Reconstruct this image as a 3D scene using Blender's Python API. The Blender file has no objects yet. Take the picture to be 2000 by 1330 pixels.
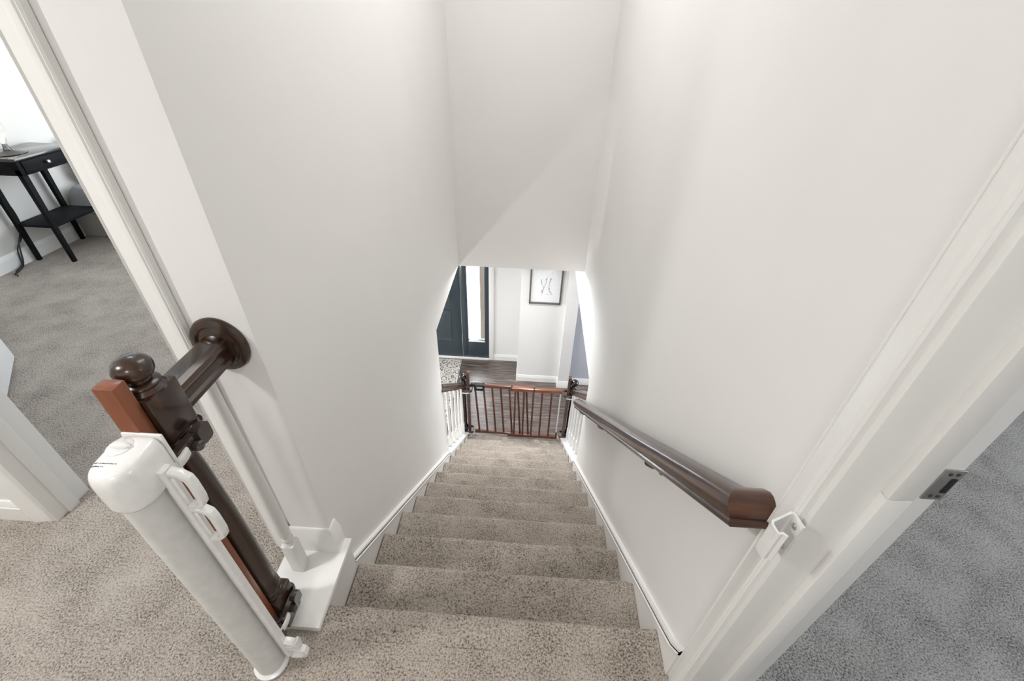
import bpy, bmesh, math, random
from mathutils import Vector, Matrix, noise
random.seed(7)
V = Vector
PI = math.pi
SC = bpy.context.scene
COL = SC.collection

# ------------------------------------------------------------------ layout
XL, XR = -0.594, 0.455          # stairwell wall faces
YD = 0.754                      # doorway wall plane
YF = 3.32                       # bulkhead face over the stairs
ZH = -0.22                      # lower storey ceiling
ZL = -2.47                      # lower storey floor
ZC = 2.42                       # upper ceiling
YWL, YWR = 2.377, 2.346         # ends of the stair walls below the ceiling
Y0, RUN, RISE = 0.5906, 0.2284, 0.19
SLOPE = RISE / RUN

# ------------------------------------------------------------------ materials
MATS = {}
def nodes(name):
    m = bpy.data.materials.new(name); m.use_nodes = True
    nt = m.node_tree
    return m, nt, nt.nodes['Principled BSDF']
def link(nt, a, ao, b, bi): nt.links.new(a.outputs[ao], b.inputs[bi])
def tex(nt, scale=(1, 1, 1), rot=(0, 0, 0)):
    tc = nt.nodes.new('ShaderNodeTexCoord'); mp = nt.nodes.new('ShaderNodeMapping')
    mp.inputs['Scale'].default_value = scale; mp.inputs['Rotation'].default_value = rot
    link(nt, tc, 'Object', mp, 'Vector'); return mp
def ntex(nt, mp, scale, detail=2, rough=.5):
    n = nt.nodes.new('ShaderNodeTexNoise'); n.inputs['Scale'].default_value = scale
    n.inputs['Detail'].default_value = detail; n.inputs['Roughness'].default_value = rough
    link(nt, mp, 'Vector', n, 'Vector'); return n
def ramp(nt, src, out, stops):
    r = nt.nodes.new('ShaderNodeValToRGB'); e = r.color_ramp.elements
    while len(e) < len(stops): e.new(0.5)
    for k, (p, c) in enumerate(stops):
        e[k].position = p; e[k].color = (c[0], c[1], c[2], 1)
    link(nt, src, out, r, 'Fac'); return r
def bump(nt, b, src, out, strength, dist):
    k = nt.nodes.new('ShaderNodeBump'); k.inputs['Strength'].default_value = strength
    k.inputs['Distance'].default_value = dist
    link(nt, src, out, k, 'Height'); link(nt, k, 'Normal', b, 'Normal')

def paint(name, col, rough=.6, bs=.08, scale=260):
    m, nt, b = nodes(name)
    mp = tex(nt); n = ntex(nt, mp, 2.5, 3)
    r = ramp(nt, n, 'Fac', [(.3, [c * .985 for c in col]), (.7, [min(1, c * 1.01) for c in col])])
    link(nt, r, 'Color', b, 'Base Color'); b.inputs['Roughness'].default_value = rough
    n2 = ntex(nt, mp, scale, 2); bump(nt, b, n2, 'Fac', bs, .001)
    MATS[name] = m
def plain(name, col, rough=.5, metal=0, coat=0, spec=.5):
    m, nt, b = nodes(name)
    mp = tex(nt); n = ntex(nt, mp, 40, 2)
    r = ramp(nt, n, 'Fac', [(.3, [c * .95 for c in col]), (.7, [min(1, c * 1.04) for c in col])])
    link(nt, r, 'Color', b, 'Base Color')
    b.inputs['Roughness'].default_value = rough; b.inputs['Metallic'].default_value = metal
    b.inputs['Coat Weight'].default_value = coat; b.inputs['Coat Roughness'].default_value = .08
    b.inputs['Specular IOR Level'].default_value = spec
    MATS[name] = m; return m
def wood(name, dark, light, rough=.3, coat=.6, scale=(30, 30, 2.2), rot=(0, 0, 0), croug=.1):
    m, nt, b = nodes(name)
    mp = tex(nt, scale, rot); n = ntex(nt, mp, 1.0, 5, .6)
    r = ramp(nt, n, 'Fac', [(.32, dark), (.72, light)])
    link(nt, r, 'Color', b, 'Base Color'); b.inputs['Roughness'].default_value = rough
    b.inputs['Coat Weight'].default_value = coat; b.inputs['Coat Roughness'].default_value = croug
    MATS[name] = m
def carpet(name, dark, mid, light):
    m, nt, b = nodes(name)
    mp = tex(nt)
    n1 = ntex(nt, mp, 175, 3, .66)          # yarn flecks
    n2 = ntex(nt, mp, 7, 4, .6)             # tread marks in the pile
    n3 = ntex(nt, mp, 260, 2, .5)
    mx = nt.nodes.new('ShaderNodeMath'); mx.operation = 'MULTIPLY_ADD'
    mx.inputs[1].default_value = .26; link(nt, n2, 'Fac', mx, 0)
    ad = nt.nodes.new('ShaderNodeMath'); ad.operation = 'MULTIPLY_ADD'; ad.inputs[1].default_value = .75
    link(nt, n1, 'Fac', ad, 0); 
    ad2 = nt.nodes.new('ShaderNodeMath'); ad2.operation = 'MULTIPLY'; ad2.inputs[1].default_value = .25
    link(nt, n3, 'Fac', ad2, 0); link(nt, ad2, 'Value', mx, 2); link(nt, mx, 'Value', ad, 2)
    r = ramp(nt, ad, 'Value', [(.485, dark), (.585, mid), (.70, light)])
    link(nt, r, 'Color', b, 'Base Color'); b.inputs['Roughness'].default_value = 1
    b.inputs['Specular IOR Level'].default_value = .1
    b.inputs['Sheen Weight'].default_value = .25; b.inputs['Sheen Roughness'].default_value = .6
    bump(nt, b, ad, 'Value', 1.0, .016)
    MATS[name] = m

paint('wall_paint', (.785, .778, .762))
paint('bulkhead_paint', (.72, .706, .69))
paint('foyer_paint', (.76, .755, .74))
paint('den_daylight_tint', (.50, .52, .58))  # same wall, with cool daylight and shade put into the colour
paint('bedroom_paint', (.66, .645, .61))
paint('ceiling_paint', (.85, .85, .84), .8)
paint('trim_paint', (.80, .795, .775), .32, .03, 60)
carpet('carpet', (.078, .057, .042), (.375, .315, .258), (.63, .56, .485))
carpet('room_carpet', (.07, .068, .068), (.32, .315, .31), (.58, .575, .57))
wood('dark_wood', (.012, .006, .004), (.058, .025, .012), .26, .32)
wood('dark_wood_y', (.012, .006, .004), (.080, .032, .014), .26, .5, (30, 2.2, 30))
wood('rail_wood', (.011, .0045, .003), (.072, .026, .010), .24, .3, (45, 3, 45), croug=.05)
wood('rail_wood_x', (.015, .005, .003), (.15, .048, .014), .3, .5, (4, 45, 45))
wood('red_wood', (.15, .040, .014), (.25, .074, .024), .42, .25, (40, 40, 2))
wood('red_wood_x', (.17, .052, .022), (.29, .105, .045), .35, .4, (2, 40, 40))
wood('gate_wood', (.075, .024, .016), (.145, .050, .030), .4, .3, (40, 40, 2))
wood('gate_wood_x', (.09, .027, .016), (.18, .062, .034), .38, .3, (2, 40, 40))
wood('brown_wood', (.05, .022, .016), (.105, .045, .03), .4, .3, (40, 40, 2))
wood('desk_wood', (.004, .004, .005), (.010, .010, .011), .6, 0, (40, 3, 40))
MATS['desk_wood'].node_tree.nodes['Principled BSDF'].inputs['Specular IOR Level'].default_value = .12
wood('desk_top', (.006, .006, .006), (.016, .014, .013), .22, .6, (40, 3, 40))
plain('white_plastic', (.76, .755, .74), .22, 0, .4)
plain('mesh_fabric', (.60, .595, .57), .7)
plain('dark_plastic', (.045, .032, .028), .16, 0, .6)
plain('navy_plastic', (.012, .014, .022), .25, 0, .3)
plain('strap_white', (.72, .72, .70), .25, 0, .3)
plain('chrome', (.62, .62, .60), .25, 1)
plain('steel', (.42, .42, .41), .42, 1)
plain('black_gap', (.012, .012, .012), .8)
plain('red_ink', (.55, .07, .09), .5)
plain('ink', (.06, .055, .05), .6)
plain('cord_black', (.02, .02, .02), .5)
plain('door_teal', (.034, .050, .062), .30, 0, .4)
plain('black_plastic', (.02, .018, .02), .4)
plain('frame_grey', (.115, .105, .10), .45)
plain('paper', (.78, .785, .80), .5)
plain('pencil', (.26, .255, .26), .8)
plain('blanket', (.33, .325, .33), .9)
plain('bed_base', (.50, .48, .45), .9)
plain('pillow', (.80, .79, .77), .85)
plain('brick_beige', (.20, .165, .12), .8)
plain('snow', (.86, .88, .9), .9)
# translucent clamp shell
# lamp shade glows because it is a lit lamp
m, nt, b = nodes('shade_lit'); b.inputs['Base Color'].default_value = (.85, .82, .76, 1)
b.inputs['Emission Color'].default_value = (1, .9, .78, 1); b.inputs['Emission Strength'].default_value = 1.2; MATS['shade_lit'] = m
m, nt, b = nodes('clear_glass'); b.inputs['Base Color'].default_value = (.96, .97, .97, 1)
b.inputs['Roughness'].default_value = .02; b.inputs['Transmission Weight'].default_value = 1; MATS['clear_glass'] = m
# window glass: thin pane
m = bpy.data.materials.new('pane'); m.use_nodes = True; nt = m.node_tree; nt.nodes.remove(nt.nodes['Principled BSDF'])
tr = nt.nodes.new('ShaderNodeBsdfTransparent'); gl = nt.nodes.new('ShaderNodeBsdfGlossy'); gl.inputs['Roughness'].default_value = .05
mx = nt.nodes.new('ShaderNodeMixShader'); mx.inputs[0].default_value = .06
link(nt, tr, 0, mx, 1); link(nt, gl, 0, mx, 2); link(nt, mx, 0, nt.nodes['Material Output'], 'Surface'); MATS['pane'] = m
# vinyl plank floor, planks along X
m, nt, b = nodes('planks')
mp = tex(nt)
bk = nt.nodes.new('ShaderNodeTexBrick'); link(nt, mp, 'Vector', bk, 'Vector')
bk.inputs['Scale'].default_value = 1; bk.inputs['Brick Width'].default_value = 1.1; bk.inputs['Row Height'].default_value = .15
bk.inputs['Mortar Size'].default_value = .0015; bk.inputs['Color1'].default_value = (.5, .5, .5, 1)
bk.inputs['Color2'].default_value = (1, 1, 1, 1); bk.inputs['Mortar'].default_value = (.1, .1, .1, 1); bk.offset = .37
mp2 = tex(nt, (2.2, 26, 1)); n = ntex(nt, mp2, 1.6, 6, .65)
r = ramp(nt, n, 'Fac', [(.30, (.035, .025, .022)), (.52, (.14, .105, .09)), (.72, (.33, .27, .24))])
mul = nt.nodes.new('ShaderNodeMix'); mul.data_type = 'RGBA'; mul.blend_type = 'MULTIPLY'; mul.inputs['Factor'].default_value = .8
nt.links.new(r.outputs['Color'], mul.inputs[6]); nt.links.new(bk.outputs['Color'], mul.inputs[7]); nt.links.new(mul.outputs[2], b.inputs['Base Color'])
b.inputs['Roughness'].default_value = .27; b.inputs['Specular IOR Level'].default_value = 1.0; MATS['planks'] = m
# rug: cream with dark floral scroll
m, nt, b = nodes('rug_pile')
mp = tex(nt)
n = ntex(nt, mp, 22, 3, .6)
vo = nt.nodes.new('ShaderNodeTexVoronoi'); vo.inputs['Scale'].default_value = 6.5; link(nt, mp, 'Vector', vo, 'Vector')
sn = nt.nodes.new('ShaderNodeMath'); sn.operation = 'MULTIPLY_ADD'; sn.inputs[1].default_value = 26; link(nt, vo, 'Distance', sn, 0)
n9 = nt.nodes.new('ShaderNodeMath'); n9.operation = 'MULTIPLY'; n9.inputs[1].default_value = 16; link(nt, n, 'Fac', n9, 0); link(nt, n9, 'Value', sn, 2)
si = nt.nodes.new('ShaderNodeMath'); si.operation = 'SINE'; link(nt, sn, 'Value', si, 0)
nb = ntex(nt, mp, 45, 3, .6)
pr = nt.nodes.new('ShaderNodeMath'); pr.operation = 'MULTIPLY_ADD'; pr.inputs[1].default_value = 2.6; link(nt, nb, 'Fac', pr, 0); link(nt, si, 'Value', pr, 2)
r = ramp(nt, pr, 'Value', [(.0, (.60, .57, .52)), (.98, (.58, .55, .50)), (1.0, (.12, .105, .09))])
r.color_ramp.elements[1].position = .93
md = nt.nodes.new('ShaderNodeMath'); md.operation = 'MULTIPLY'; md.inputs[1].default_value = .5; link(nt, pr, 'Value', md, 0); link(nt, md, 'Value', r, 'Fac')
link(nt, r, 'Color', b, 'Base Color'); b.inputs['Roughness'].default_value = .95; MATS['rug_pile'] = m

# ------------------------------------------------------------------ mesh builder
class MB:
    def __init__(s): s.bm = bmesh.new()
    def _add(s, verts, faces):
        vs = [s.bm.verts.new(v) for v in verts]
        out = []
        for f in faces:
            try: out.append(s.bm.faces.new([vs[i] for i in f]))
            except ValueError: pass
        return vs, out
    def box(s, lo, hi, bev=0, seg=2, mat=None):
        x0, y0, z0 = lo; x1, y1, z1 = hi
        vs, fs = s._add([(x0,y0,z0),(x1,y0,z0),(x1,y1,z0),(x0,y1,z0),(x0,y0,z1),(x1,y0,z1),(x1,y1,z1),(x0,y1,z1)],
            [(0,3,2,1),(4,5,6,7),(0,1,5,4),(1,2,6,5),(2,3,7,6),(3,0,4,7)])
        if mat is not None:
            for v in vs: v.co = mat @ v.co
        if bev:
            es = list({e for f in fs for e in f.edges})
            bmesh.ops.bevel(s.bm, geom=es, offset=bev, segments=seg, profile=.5, affect='EDGES')
        return s
    def loft(s, rings, closed=True, cap=True):
        n = len(rings[0]); R = []
        for r in rings: R.append([s.bm.verts.new(v) for v in r])
        for a, b in zip(R, R[1:]):
            for i in range(n if closed else n - 1):
                j = (i + 1) % n
                try: s.bm.faces.new([a[i], a[j], b[j], b[i]])
                except ValueError: pass
        if cap and closed:
            s.bm.faces.new(R[0][::-1]); s.bm.faces.new(R[-1])
        return s
    def lathe(s, c, prof, n=32, axis='z', cap=True, sx=1, sy=1):
        rings = []
        for r, h in prof:
            ring = []
            for k in range(n):
                a = 2 * PI * k / n; p, q = r * math.cos(a) * sx, r * math.sin(a) * sy
                if axis == 'z': ring.append((c[0] + p, c[1] + q, c[2] + h))
                elif axis == 'y': ring.append((c[0] + p, c[1] + h, c[2] - q))
                else: ring.append((c[0] + h, c[1] + p, c[2] + q))
            rings.append(ring)
        return s.loft(rings, True, cap)
    def tube(s, pts, r, n=10, closed=False, sq=None):
        pts = [V(p) for p in pts]; rings = []; N = len(pts); up = None
        for i, p in enumerate(pts):
            if closed: d = (pts[(i + 1) % N] - pts[i - 1]).normalized()
            else: d = (pts[min(i + 1, N - 1)] - pts[max(i - 1, 0)]).normalized()
            if up is None:
                up = V((0, 0, 1)) if abs(d.z) < .9 else V((1, 0, 0))
            a = d.cross(up).normalized(); up = a.cross(d).normalized()
            rr = r[i] if isinstance(r, (list, tuple)) else r
            ring = []
            for k in range(n):
                t = 2 * PI * k / n; ca, sa = math.cos(t), math.sin(t)
                if sq: 
                    ca = math.copysign(abs(ca) ** .5, ca) * sq[0]; sa = math.copysign(abs(sa) ** .5, sa) * sq[1]
                ring.append(p + a * ca * rr + up * sa * rr)
            rings.append(ring)
        if closed: rings.append(rings[0]); return s.loft(rings, True, False)
        return s.loft(rings, True, True)
    def prism(s, poly, axis, a, b):
        def P(u, v, w):
            return {'x': (w, u, v), 'y': (u, w, v), 'z': (u, v, w)}[axis]
        return s.loft([[P(u, v, a) for u, v in poly], [P(u, v, b) for u, v in poly]])
    def build(s, name, mat, parent=None, sharp=35, kind=None, bevmod=0):
        bmesh.ops.remove_doubles(s.bm, verts=s.bm.verts, dist=1e-6)
        bmesh.ops.recalc_face_normals(s.bm, faces=s.bm.faces)
        me = bpy.data.meshes.new(name); s.bm.to_mesh(me); s.bm.free()
        me.shade_smooth(); me.set_sharp_from_angle(angle=math.radians(sharp))
        me.materials.append(MATS[mat])
        o = bpy.data.objects.new(name, me); COL.objects.link(o)
        if parent is not None:
            o.parent = parent; o.matrix_parent_inverse = Matrix.Translation(-parent.location)
        if kind: o['kind'] = kind
        return o
def struct(mb, name, mat, parent=None, **k):
    return mb.build(name, mat, parent, kind='structure', **k)
def thing(name, label, cat, loc, group=None):
    o = bpy.data.objects.new(name, None); o.empty_display_size = .05; o.location = loc; COL.objects.link(o)
    return tag(o, label, cat, group)
def tag(o, label, cat, group=None):
    o['label'] = label; o['category'] = cat
    if group: o['group'] = group
    return o
def B(lo, hi, bev=0, seg=2): return MB().box(lo, hi, bev, seg)

# ------------------------------------------------------------------ SETTING: floors
def poly_floor(name, mat, polys, top, bot):
    mb = MB()
    for p in polys: mb.prism(p, 'z', bot, top)
    return struct(mb, name, mat)
poly_floor('floor', 'carpet', [[(-4.2, -1.5), (.52, -1.5), (.52, .50), (-.572, .50), (-.572, .520), (-.600, .520), (-.600, .76), (-.72, .76), (-4.2, .76)]], 0, -.2)
poly_floor('floor_bedroom', 'carpet', [[(-4.2, .76), (-.72, .76), (-.72, 5.2), (-4.2, 5.2)]], 0, -.2)
poly_floor('floor_side_room', 'room_carpet', [[(.52, -1.5), (3.6, -1.5), (3.6, 3.2), (.585, 3.2), (.585, .48), (.52, .48)]], 0, -.2)
poly_floor('floor_foyer', 'planks', [[(-4.2, -.3), (3.4, -.3), (3.4, 5.2), (-4.2, 5.2)]], ZL, ZL - .2)
# ceilings
struct(B((-4.3, -1.6, ZC), (3.7, 5.3, ZC + .12)), 'ceiling', 'ceiling_paint')
mb = MB()
mb.box((-4.2, -.3, ZH), (-.72, 5.2, -.2)); mb.box((-.72, YF + .12, ZH), (3.4, 5.2, -.2)); mb.box((.585, -.3, ZH), (3.4, YF + .12, -.2))
struct(mb, 'ceiling_foyer', 'ceiling_paint')

# ------------------------------------------------------------------ walls
WT = .125
mb = MB()  # left stair wall: full height to YWL, then only above the lower ceiling
mb.prism([(YD, ZL), (YWL, ZL), (YWL, ZH), (YF + .12, ZH), (YF + .12, ZC), (YD, ZC)], 'x', XL - WT, XL)
struct(mb, 'wall_left', 'wall_paint')
mb = MB()
mb.prism([(.43, ZL), (YWR, ZL), (YWR, -.56), (4.42, -.56), (4.42, ZH), (YF + .12, ZH), (YF + .12, ZC), (.43, ZC)], 'x', XR, XR + .13)
struct(mb, 'wall_right', 'wall_paint')
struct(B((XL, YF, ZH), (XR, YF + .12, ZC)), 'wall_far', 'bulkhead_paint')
# doorway wall, left stub and head over the opening
mb = MB(); mb.box((-4.2, YD + .045, 0), (-1.607, YD + .16, ZC)); mb.box((-1.607, YD + .012, 2.06), (XL - WT, YD + .14, ZC))
mb.box((-.79, YD + .012, 0), (XL - WT + .001, YD + .14, 2.06))
struct(mb, 'wall_doorway', 'wall_paint')
# right room doorway: head and wall behind the opening
mb = MB(); mb.box((XR, -.42, 2.06), (XR + .13, .43, ZC)); mb.box((XR, -1.5, 0), (XR + .13, -.42, ZC))
struct(mb, 'wall_right_doorway', 'wall_paint')
struct(B((-4.3, -1.62, 0), (3.7, -1.5, ZC)), 'wall_back', 'wall_paint')
struct(B((-4.32, -1.5, 0), (-4.2, YD, ZC)), 'wall_hall_end', 'wall_paint')
struct(B((-3.62, YD + .14, 0), (-3.49, 5.2, ZC)), 'wall_bedroom_left', 'bedroom_paint')
struct(B((-3.62, 5.2, 0), (-.594, 5.32, ZC)), 'wall_bedroom_far', 'bedroom_paint')
struct(B((3.6, -1.5, 0), (3.72, 3.2, ZC)), 'wall_side_room_right', 'bedroom_paint')
struct(B((XR + .13, 3.2, 0), (3.72, 3.32, ZC)), 'wall_side_room_far', 'bedroom_paint')
# lower storey
YDW, YPW = 4.9, 4.49
mb = MB(); mb.box((-.437, YDW, ZL), (-.09, YDW + .12, ZH)); mb.box((-4.2, YDW, ZL), (-1.87, YDW + .12, ZH)); mb.box((-1.87, YDW, -.33), (-.437, YDW + .12, ZH))
struct(mb, 'wall_entry', 'foyer_paint')
struct(B((-.09, YPW, ZL), (3.4, YDW + .12, ZH)), 'wall_picture', 'foyer_paint')
struct(B((-4.32, -.3, ZL), (-4.2, 5.2, ZH)), 'wall_foyer_left', 'foyer_paint')
struct(B((3.4, -.3, ZL), (3.52, 5.2, ZH)), 'wall_foyer_right', 'foyer_paint')
struct(B((-4.2, -.42, ZL), (3.4, -.3, ZH)), 'wall_foyer_back', 'foyer_paint')
struct(B((.445, 4.395, ZL), (.585, YPW, ZH)), 'wall_pier', 'foyer_paint')
struct(B((.60, YPW - .012, ZL), (3.4, YPW, ZH)), 'wall_den_daylight_skin', 'den_daylight_tint')

# ------------------------------------------------------------------ trim
def base_profile(h, t):   # (out, up)
    return [(0, 0), (t, 0), (t, h * .70), (t * .80, h * .74), (t * .80, h * .80), (t * .55, h * .86), (t * .50, h * .95), (t * .25, h), (0, h)]
def baseboard(name, p0, p1, out, h=.095, t=.014, z=0):
    p0, p1, out = V((*p0, z)), V((*p1, z)), V((*out, 0))
    mb = MB(); mb.loft([[p + out * a + V((0, 0, b)) for a, b in base_profile(h, t)] for p in (p0, p1)])
    return struct(mb, name, 'trim_paint')
baseboard('baseboard_hall', (-4.2, YD + .045), (-1.69, YD + .045), (0, -1), .10, .015)
baseboard('baseboard_bedroom', (-3.49, YD + .14), (-3.49, 5.2), (1, 0), .10, .015)
baseboard('baseboard_bedroom_door', (-3.49, YD + .16), (-1.69, YD + .16), (0, 1), .10, .015)
baseboard('baseboard_entry', (-.437, YDW), (-.09, YDW), (0, -1), .10, .015, ZL)
baseboard('baseboard_return', (-.09, YDW), (-.09, YPW - .014), (-1, 0), .10, .015, ZL)
baseboard('baseboard_picture', (-.104, YPW), (.445, YPW), (0, -1), .10, .015, ZL)
baseboard('baseboard_pier_face', (.431, 4.395), (.597, 4.395), (0, -1), .10, .014, ZL)
baseboard('baseboard_pier_side', (.445, 4.395), (.445, YPW), (-1, 0), .10, .014, ZL)
baseboard('baseboard_den', (.60, YPW - .012), (3.4, YPW - .012), (0, -1), .10, .014, ZL)
mb = MB(); bp = base_profile(.115, .016)
mb.loft([[(-.743, YD - a, .022 + b) for a, b in bp], [(XL + a, YD - a, .022 + b) for a, b in bp], [(XL + a, YD + .036, .022 + b) for a, b in bp]])
struct(mb, 'baseboard_wall_end', 'trim_paint')

# casing (vertical moulded board): profile across width
def casing(name, axis, face, a0, a1, z0, z1, sign, mat='trim_paint', rev=False, head=None):
    """axis 'x': board lies in plane Y=face spanning x a0..a1, proud by sign along y. 'y': plane X=face."""
    w = a1 - a0
    prof = [(0, 0), (0, .010), (.06, .014), (.10, .010), (.16, .012), (.50, .017), (.62, .019), (.70, .022), (.86, .022), (.90, .019), (.94, .020), (1, .016), (1, 0)]
    prof = [(u, v * .8) for u, v in prof]
    if rev: prof = [(1 - u, v) for u, v in prof]
    def pt(u, v, z):
        return (a0 + u * w, face + sign * v, z) if axis == 'x' else (face + sign * v, a0 + u * w, z)
    mb = MB(); mb.loft([[pt(u, v, z) for u, v in prof] for z in (z0, z1)])
    return struct(mb, name, mat)
# bedroom doorway casings (hall side) : inner edge at -.805
casing('trim_1', 'x', YD + .010, -.806, -.743, 0, 2.11, -1)
casing('trim_2', 'x', YD + .045, -1.69, -1.622, 0, 2.11, -1, rev=True)
mb = MB(); mb.box((-1.70, YD - .008, 2.05), (-.743, YD + .012, 2.115), .004); struct(mb, 'trim_3', 'trim_paint')
# jamb linings
mb = MB(); mb.box((-1.622, YD + .036, 0), (-1.600, YD + .168, 2.05), .002); mb.box((-1.600, YD + .075, 0), (-1.589, YD + .115, 2.05), .002)
struct(mb, 'trim_4', 'trim_paint')
mb = MB(); mb.box((-.806, YD + .012, 0), (-.788, YD + .15, 2.05), .002); struct(mb, 'trim_5', 'trim_paint')
casing('trim_6', 'x', YD + .16, -1.69, -1.622, 0, 2.11, 1, rev=True)
# right room doorway: casing on the stair wall, jamb with stop and strike plate
casing('trim_7', 'y', XR, .424, .4745, 0, 2.12, -1, rev=True)
jr = struct(MB().box((XR - .003, .414, 0), (XR + .147, .432, 2.05), .0025), 'trim_8', 'trim_paint')
for za, zb_ in ((0, .9355), (.9375, 2.05)): struct(MB().box((XR + .062, .399, za), (XR + .098, .4145, zb_), .0015), 'door_stop', 'trim_paint', jr)
sp = MB(); sp.box((.575, .4115, .928), (.6035, .4142, .992), .0008)
sp = struct(sp, 'strike_plate', 'steel', jr)
struct(MB().box((.592, .4105, .945), (.5995, .4118, .975)), 'latch_hole', 'black_gap', sp)
mb = MB()
for z in (.936, .984): mb.lathe((.585, .4117, z), [(.003, 0), (.003, -.001), (.001, -.0015)], 12, 'y'); mb.lathe((.5955, .4117, z), [(.003, 0), (.003, -.001), (.001, -.0015)], 12, 'y')
struct(mb, 'screws', 'dark_plastic', sp)
casing('trim_9', 'y', XR + .13, .425, .48, 0, 2.12, 1, rev=True)
# far jamb of that doorway (behind the viewer)
struct(MB().box((XR - .003, -.42, 0), (XR + .147, -.40, 2.05), .0025), 'trim_10', 'trim_paint')

# ledge of the half landing: white cap with nosing and fascia
mb = MB()
mb.prism([(-.752, .022), (-.752, 0), (-.58, 0), (-.58, -.012), (-.566, -.016), (-.566, -.002), (-.556, .002), (-.553, .012), (-.556, .022)], 'y', .515, YD)
mb.prism([(XL, .022), (XL, 0), (-.58, 0), (-.58, -.012), (-.566, -.016), (-.566, -.002), (-.556, .002), (-.553, .012), (-.556, .022)], 'y', YD, .79)
struct(mb, 'trim_11', 'trim_paint')
# skirt boards of the stair
def nos(y): return -(y - Y0) * SLOPE
mb = MB(); t = .045; d = .42
ys, ye = .53, YWL + .02
x0, x1 = XL - .003, XL + .021
def skirt(mb, xw, sgn, pts_top, depth):
    # board against wall face xw, proud sgn; small bead on its top edge
    top = pts_top
    th = .017
    low = [(y, z - depth) for y, z in top]
    xa, xb = (xw, xw + sgn * th)
    mb.prism(top + low[::-1], 'x', min(xa, xb), max(xa, xb))
    # top moulding
    for k in range(len(top) - 1):
        (ya, za), (yb, zb) = top[k], top[k + 1]
        pr = [(0, -.032), (th + .003, -.032), (th + .004, -.024), (th, -.02), (th, -.014), (th - .005, -.006), (.004, 0), (0, 0)]
        mb.loft([[(xw + sgn * a, y, z + b + .002) for a, b in pr] for y, z in ((ya, za), (yb, zb))])
mb = MB(); skirt(mb, XL, 1, [(.80, nos(.80) + t), (YWL + .01, nos(YWL + .01) + t)], .30)
mb.prism([(.515, -.02), (.515, -.35), (.80, -.35), (.80, -.016)], 'x', XL + .002, XL + .017)
struct(mb, 'trim_12', 'trim_paint')
mb = MB(); skirt(mb, XR, -1, [(.4735, .168), (.512, .115), (YWR + .01, nos(YWR + .01) + t)], .30)
struct(mb, 'trim_13', 'trim_paint')
# stringer curbs under the open balustrades at the foot of the stair
def curb(name, xa, xb, ya, yb):
    mb = MB()
    mb.prism([(ya, nos(ya) + .02), (yb, nos(yb) + .02), (yb, ZL), (ya, ZL)], 'x', xa, xb)
    mb.prism([(ya, nos(ya) + .035), (yb, nos(yb) + .035), (yb, nos(yb) + .018), (ya, nos(ya) + .018)], 'x', xa - .012, xb + .012)
    return struct(mb, name, 'trim_paint')
curb('trim_14', -.64, -.577, YWL + .003, 3.31)
curb('trim_15', .440, .525, YWR + .003, 3.31)

# ------------------------------------------------------------------ staircase
st = thing('staircase', 'carpeted staircase running down between the white skirt boards to the wooden gate', 'stairs', (0, Y0, 0))
def step_profile(i):
    y = Y0 + i * RUN; z = -i * RISE
    back = .50 if i == 0 else y - RUN - .026
    pts = []
    yy = back
    while yy < y - .03: pts.append((yy, z)); yy += .011
    r = .021
    for k in range(8):
        a = PI / 2 - k * PI / 7
        pts.append((y - r + r * math.cos(a), z - r + r * math.sin(a)))
    zz = z - 2 * r - .008; yr = y - .026
    pts.append((yr + .004, zz))
    while zz > z - RISE + .002: pts.append((yr, zz)); zz -= .011
    pts.append((yr, z - RISE + .001))
    return pts
for i in range(13):
    xa, xb = (-.572, .437) if i else (-.572, .437)
    n = int((xb - xa) / (.011 if i < 6 else .02))
    prof = step_profile(i); mb = MB(); rings = []
    amp = .0042
    for k in range(n + 1):
        x = xa + (xb - xa) * k / n; ring = []
        for j, (y, z) in enumerate(prof):
            p = V((x, y, z)); f = noise.noise(p * 70) * .7 + noise.noise(p * 160) * .5
            e = min(1, min(k, n - k) / 3)
            big = noise.noise(V((x * 4, i * 3.1, y * 4))) * .004
            ring.append((x, y + (f * amp if z < -i * RISE - .004 else 0) + (big if z < -i * RISE - .004 else 0), z + (f * amp + big if z > -i * RISE - .03 else f * amp * .3)))
        rings.append(ring)
    mb.loft(rings, closed=False, cap=False)
    mb.build('stair_step', 'carpet', st, sharp=180)
# solid carcass under the carpet, so no light leaks
mb = MB()
for i in range(13):
    y = Y0 + i * RUN - .032
    mb.box((-.572, y - .2, ZL), (.437, y, -i * RISE - .022)) if i else mb.box((-.572, y - .06, ZL), (.437, y, -.024))
mb.build('stair_carcass', 'trim_paint', st)

# ------------------------------------------------------------------ top newel post
NX, NY = -.6735, .547
nw = thing('newel_post', 'dark glossy newel post with ball finial on the white ledge at the stair head', 'newel post', (NX, NY, .022))
hw = .0365
MB().box((NX - hw, NY - hw, .022), (NX + hw, NY + hw, .165), .003).build('base_block', 'dark_wood', nw)
MB().lathe((NX, NY, 0), [(.0365, .158), (.0365, .170), (.033, .176), (.0355, .181), (.0355, .187), (.032, .191), (.031, .194), (.0345, .199), (.0345, .204), (.0315, .209), (.0325, .25), (.0325, .35), (.0300, .55), (.0250, .70), (.0215, .755), (.0265, .76), (.029, .768), (.0265, .776), (.022, .780), (.030, .797), (.0355, .812), (.0355, .822)], 40).build('shaft', 'dark_wood', nw)
MB().box((NX - hw, NY - hw, .815), (NX + hw, NY + hw, .924), .003).build('top_block', 'dark_wood', nw)
MB().lathe((NX + .004, NY, 0), [(.0345, .920), (.0345, .926), (.031, .930), (.0285, .933), (.030, .937), (.027, .941), (.0185, .944), (.0175, .948), (.022, .951), (.0275, .955), (.0305, .961), (.0315, .9685), (.0302, .976), (.026, .983), (.019, .988), (.0095, .991), (.001, .9918)], 40).build('ball_finial', 'dark_wood', nw)

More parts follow.
